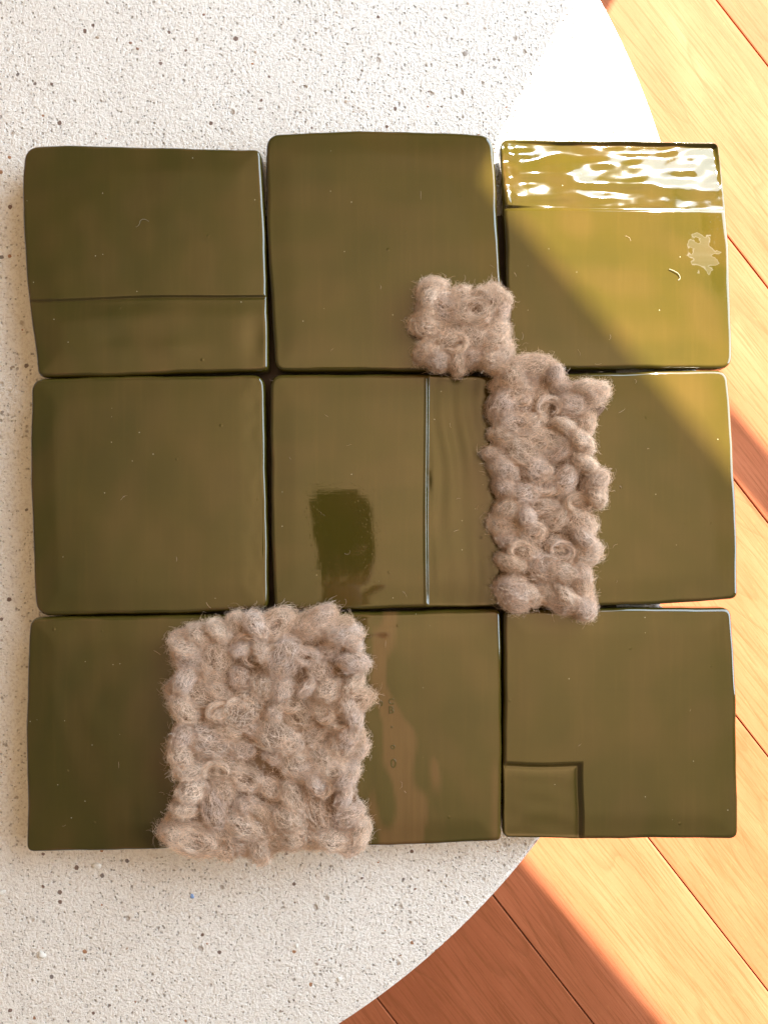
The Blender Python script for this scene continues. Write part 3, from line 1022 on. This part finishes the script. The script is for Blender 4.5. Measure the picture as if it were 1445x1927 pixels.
LINT = mat_plain('pale_lint', (0.36, 0.31, 0.22), 0.8, 300, 0.1)
LINTB = mat_plain('blue_fibre', (0.16, 0.22, 0.50), 0.8, 300, 0.1)
lint('lint', [(1259, 506), (1269, 510), (1277, 516), (1279, 524), (1276, 527)], 0.00028, LINT, 'short curved white fibre lying on the sunlit yellow tile')
lint('lint', [(256, 427), (261, 423), (266, 413), (272, 412), (280, 416)], 0.00008, LINT, 'fine bent pale hair lying on the tile with the thin crease')
lint('lint', [(396, 1601), (404, 1604), (412, 1602), (420, 1605), (426, 1603)], 0.0006, LINTB, 'small blue thread at the bottom edge of the large wool patch')
# loose fibres shed round the wool, too small to count
n_ = 120
near = []
while len(near) < n_:
    poly = random.choice((WP1, WP2, WP3, WP3))
    i = random.randrange(len(poly))
    a_, b_ = poly[i], poly[(i + 1) % len(poly)]
    f_ = random.random()
    far = random.random() < 0.45
    sp_ = 150 if far else 20
    x, y = a_[0] + (b_[0] - a_[0]) * f_ + random.gauss(0, sp_), a_[1] + (b_[1] - a_[1]) * f_ + random.gauss(0, sp_)
    if 80 < x < 1350 and 300 < y < 1570: near.append((x, y))
tt = np.linspace(0, 1, 9)
L_ = rng.uniform(0.002, 0.007, n_)
th = rng.uniform(0, 6.28, n_)
cv = rng.normal(0, 1.3, n_)
ang = th[:, None] + cv[:, None] * tt[None]
stp = L_[:, None] / 8
X = np.cumsum(np.cos(ang) * stp, 1)
Y = np.cumsum(np.sin(ang) * stp, 1)
B = np.array([at(x, y, ZT + 0.0006) for x, y in near])
PP = np.stack([B[:, 0:1] + X, B[:, 1:2] + Y, np.repeat(B[:, 2:3], 9, 1)], -1)
fz = make_curves('shed_fibres', PP, rng.uniform(0.00003, 0.00006, n_), WOOL, None)
tag(fz, 'tiny loose fibres shed over the glaze around the wool patches', 'fibres', None, 'stuff')

# ------------------------------------------------------------------ the photographer's phone and hands, mirrored in the centre tile
SKIN = mat_plain('skin', (0.55, 0.30, 0.21), 0.55, 120, 0.08, 0.1)
SLEEVE = mat_plain('brown_knit_sleeve', (0.50, 0.27, 0.15), 0.9, 400, 0.2, 0.4)
PHONEM = mat_plain('dark_phone_case', (0.018, 0.018, 0.016), 0.5, 100, 0.1, 0.05)
bm = bmesh.new()
bmesh.ops.create_cube(bm, size=1)
bmesh.ops.scale(bm, vec=(0.084, 0.134, 0.009), verts=bm.verts)
bmesh.ops.bevel(bm, geom=[e for e in bm.edges if abs((e.verts[0].co - e.verts[1].co).z) > 0.005], offset=0.012, segments=6, affect='EDGES')
bmesh.ops.bevel(bm, geom=[e for e in bm.edges if abs(e.verts[0].co.z - e.verts[1].co.z) < 1e-5], offset=0.0015, segments=2, affect='EDGES')
ph = link('phone', from_bm('phone', bm), PHONEM)
ph.location = (-0.067, -0.030, ZC + 0.024)
ph.rotation_euler = (0, 0, R(2))
tag(ph, 'dark phone held above the tiles, mirrored in the centre tile', 'phone')


def arm(wrist, fwd, side, elbow):
    """forearm, palm, four fingers and a thumb grown as one skinned surface; side = +1 when the thumb is on +x"""
    vs, es, rs = [], [], []

    def add(p, r, parent):
        vs.append(p); rs.append(r)
        if parent is not None: es.append((parent, len(vs) - 1))
        return len(vs) - 1
    f = Vector(fwd).normalized()
    sd = Vector((f.y, -f.x, 0)) * side
    up = Vector((0, 0, 1))
    w = Vector(wrist)
    i_el = add(Vector(elbow), 0.040, None)
    i_mid = add(w.lerp(Vector(elbow), 0.45), 0.034, i_el)
    i_w = add(w, 0.025, i_mid)
    i_p = add(w + f * 0.045, 0.026, i_w)
    for k, (o_, L, r) in enumerate(((0.027, 0.070, 0.0085), (0.009, 0.078, 0.0088), (-0.010, 0.073, 0.0084), (-0.027, 0.058, 0.0075))):
        kn = add(w + f * (0.090 - 0.006 * abs(k - 1)) + sd * o_, r * 1.25, i_p)
        d1 = (f + sd * o_ * 3 - up * 0.15).normalized()
        a = add(vs[kn] + d1 * L * 0.45, r, kn)
        d2 = (f - up * 0.55 - sd * o_ * 4).normalized()
        b = add(vs[a] + d2 * L * 0.32, r * 0.92, a)
        d3 = (f * 0.7 - up * 0.75).normalized()
        add(vs[b] + d3 * L * 0.26, r * 0.8, b)
    t0 = add(w + f * 0.028 + sd * 0.030, 0.0125, i_p)
    t1 = add(vs[t0] + (f * 0.8 + sd * 0.75).normalized() * 0.032, 0.0105, t0)
    add(vs[t1] + (f + sd * 0.15).normalized() * 0.028, 0.0085, t1)
    me = bpy.data.meshes.new('hand')
    me.from_pydata([tuple(v) for v in vs], es, [])
    tmp = bpy.data.objects.new('tmp_hand', me)
    C.objects.link(tmp)
    sk = tmp.modifiers.new('skin', 'SKIN')
    for v, r in zip(me.skin_vertices[0].data, rs): v.radius = (r, r * 0.9)
    me.skin_vertices[0].data[0].use_root = True
    sub = tmp.modifiers.new('sub', 'SUBSURF')
    sub.levels = 2
    dg = bpy.context.evaluated_depsgraph_get()
    out = bpy.data.meshes.new_from_object(tmp.evaluated_get(dg))
    bpy.data.objects.remove(tmp)
    out.name = 'hand'
    out.polygons.foreach_set('use_smooth', [True] * len(out.polygons))
    out.materials.clear()
    return out


def sleeve(p0, p1, r0, r1):
    p0, p1 = Vector(p0), Vector(p1)
    ax_ = (p1 - p0)
    q = ax_.to_track_quat('Z', 'Y')
    vs, fs = [], []
    n = 24
    for j in range(13):
        f = j / 12
        r = r0 + (r1 - r0) * f + 0.0016 * math.sin(j * 2.1)
        for k in range(n):
            a = 2 * math.pi * k / n
            vs.append(p0 + ax_ * f + q @ Vector((r * math.cos(a), r * math.sin(a), 0)))
    for j in range(12):
        for k in range(n):
            fs.append((j * n + k, j * n + (k + 1) % n, (j + 1) * n + (k + 1) % n, (j + 1) * n + k))
    return mesh_from('sleeve', vs, fs)


pe = tag(empty('person', (0, -0.20, ZC)), 'hand in a brown sleeve holding a phone, mirrored in the centre tile', 'person')
for wr, fw, sd_, el in (((-0.070, -0.215, ZC + 0.050), (0.10, 1, 0), 1, (-0.12, -0.36, ZC + 0.30)),):
    h_ = link('hand', arm(wr, fw, sd_, el), SKIN, pe)
    h_.location = -pe.location
    w_, e_ = Vector(wr), Vector(el)
    s_ = link('sleeve', sleeve(w_.lerp(e_, 0.18), e_ + (e_ - w_) * 0.05, 0.034, 0.052), SLEEVE, pe)
    s_.location = -pe.location
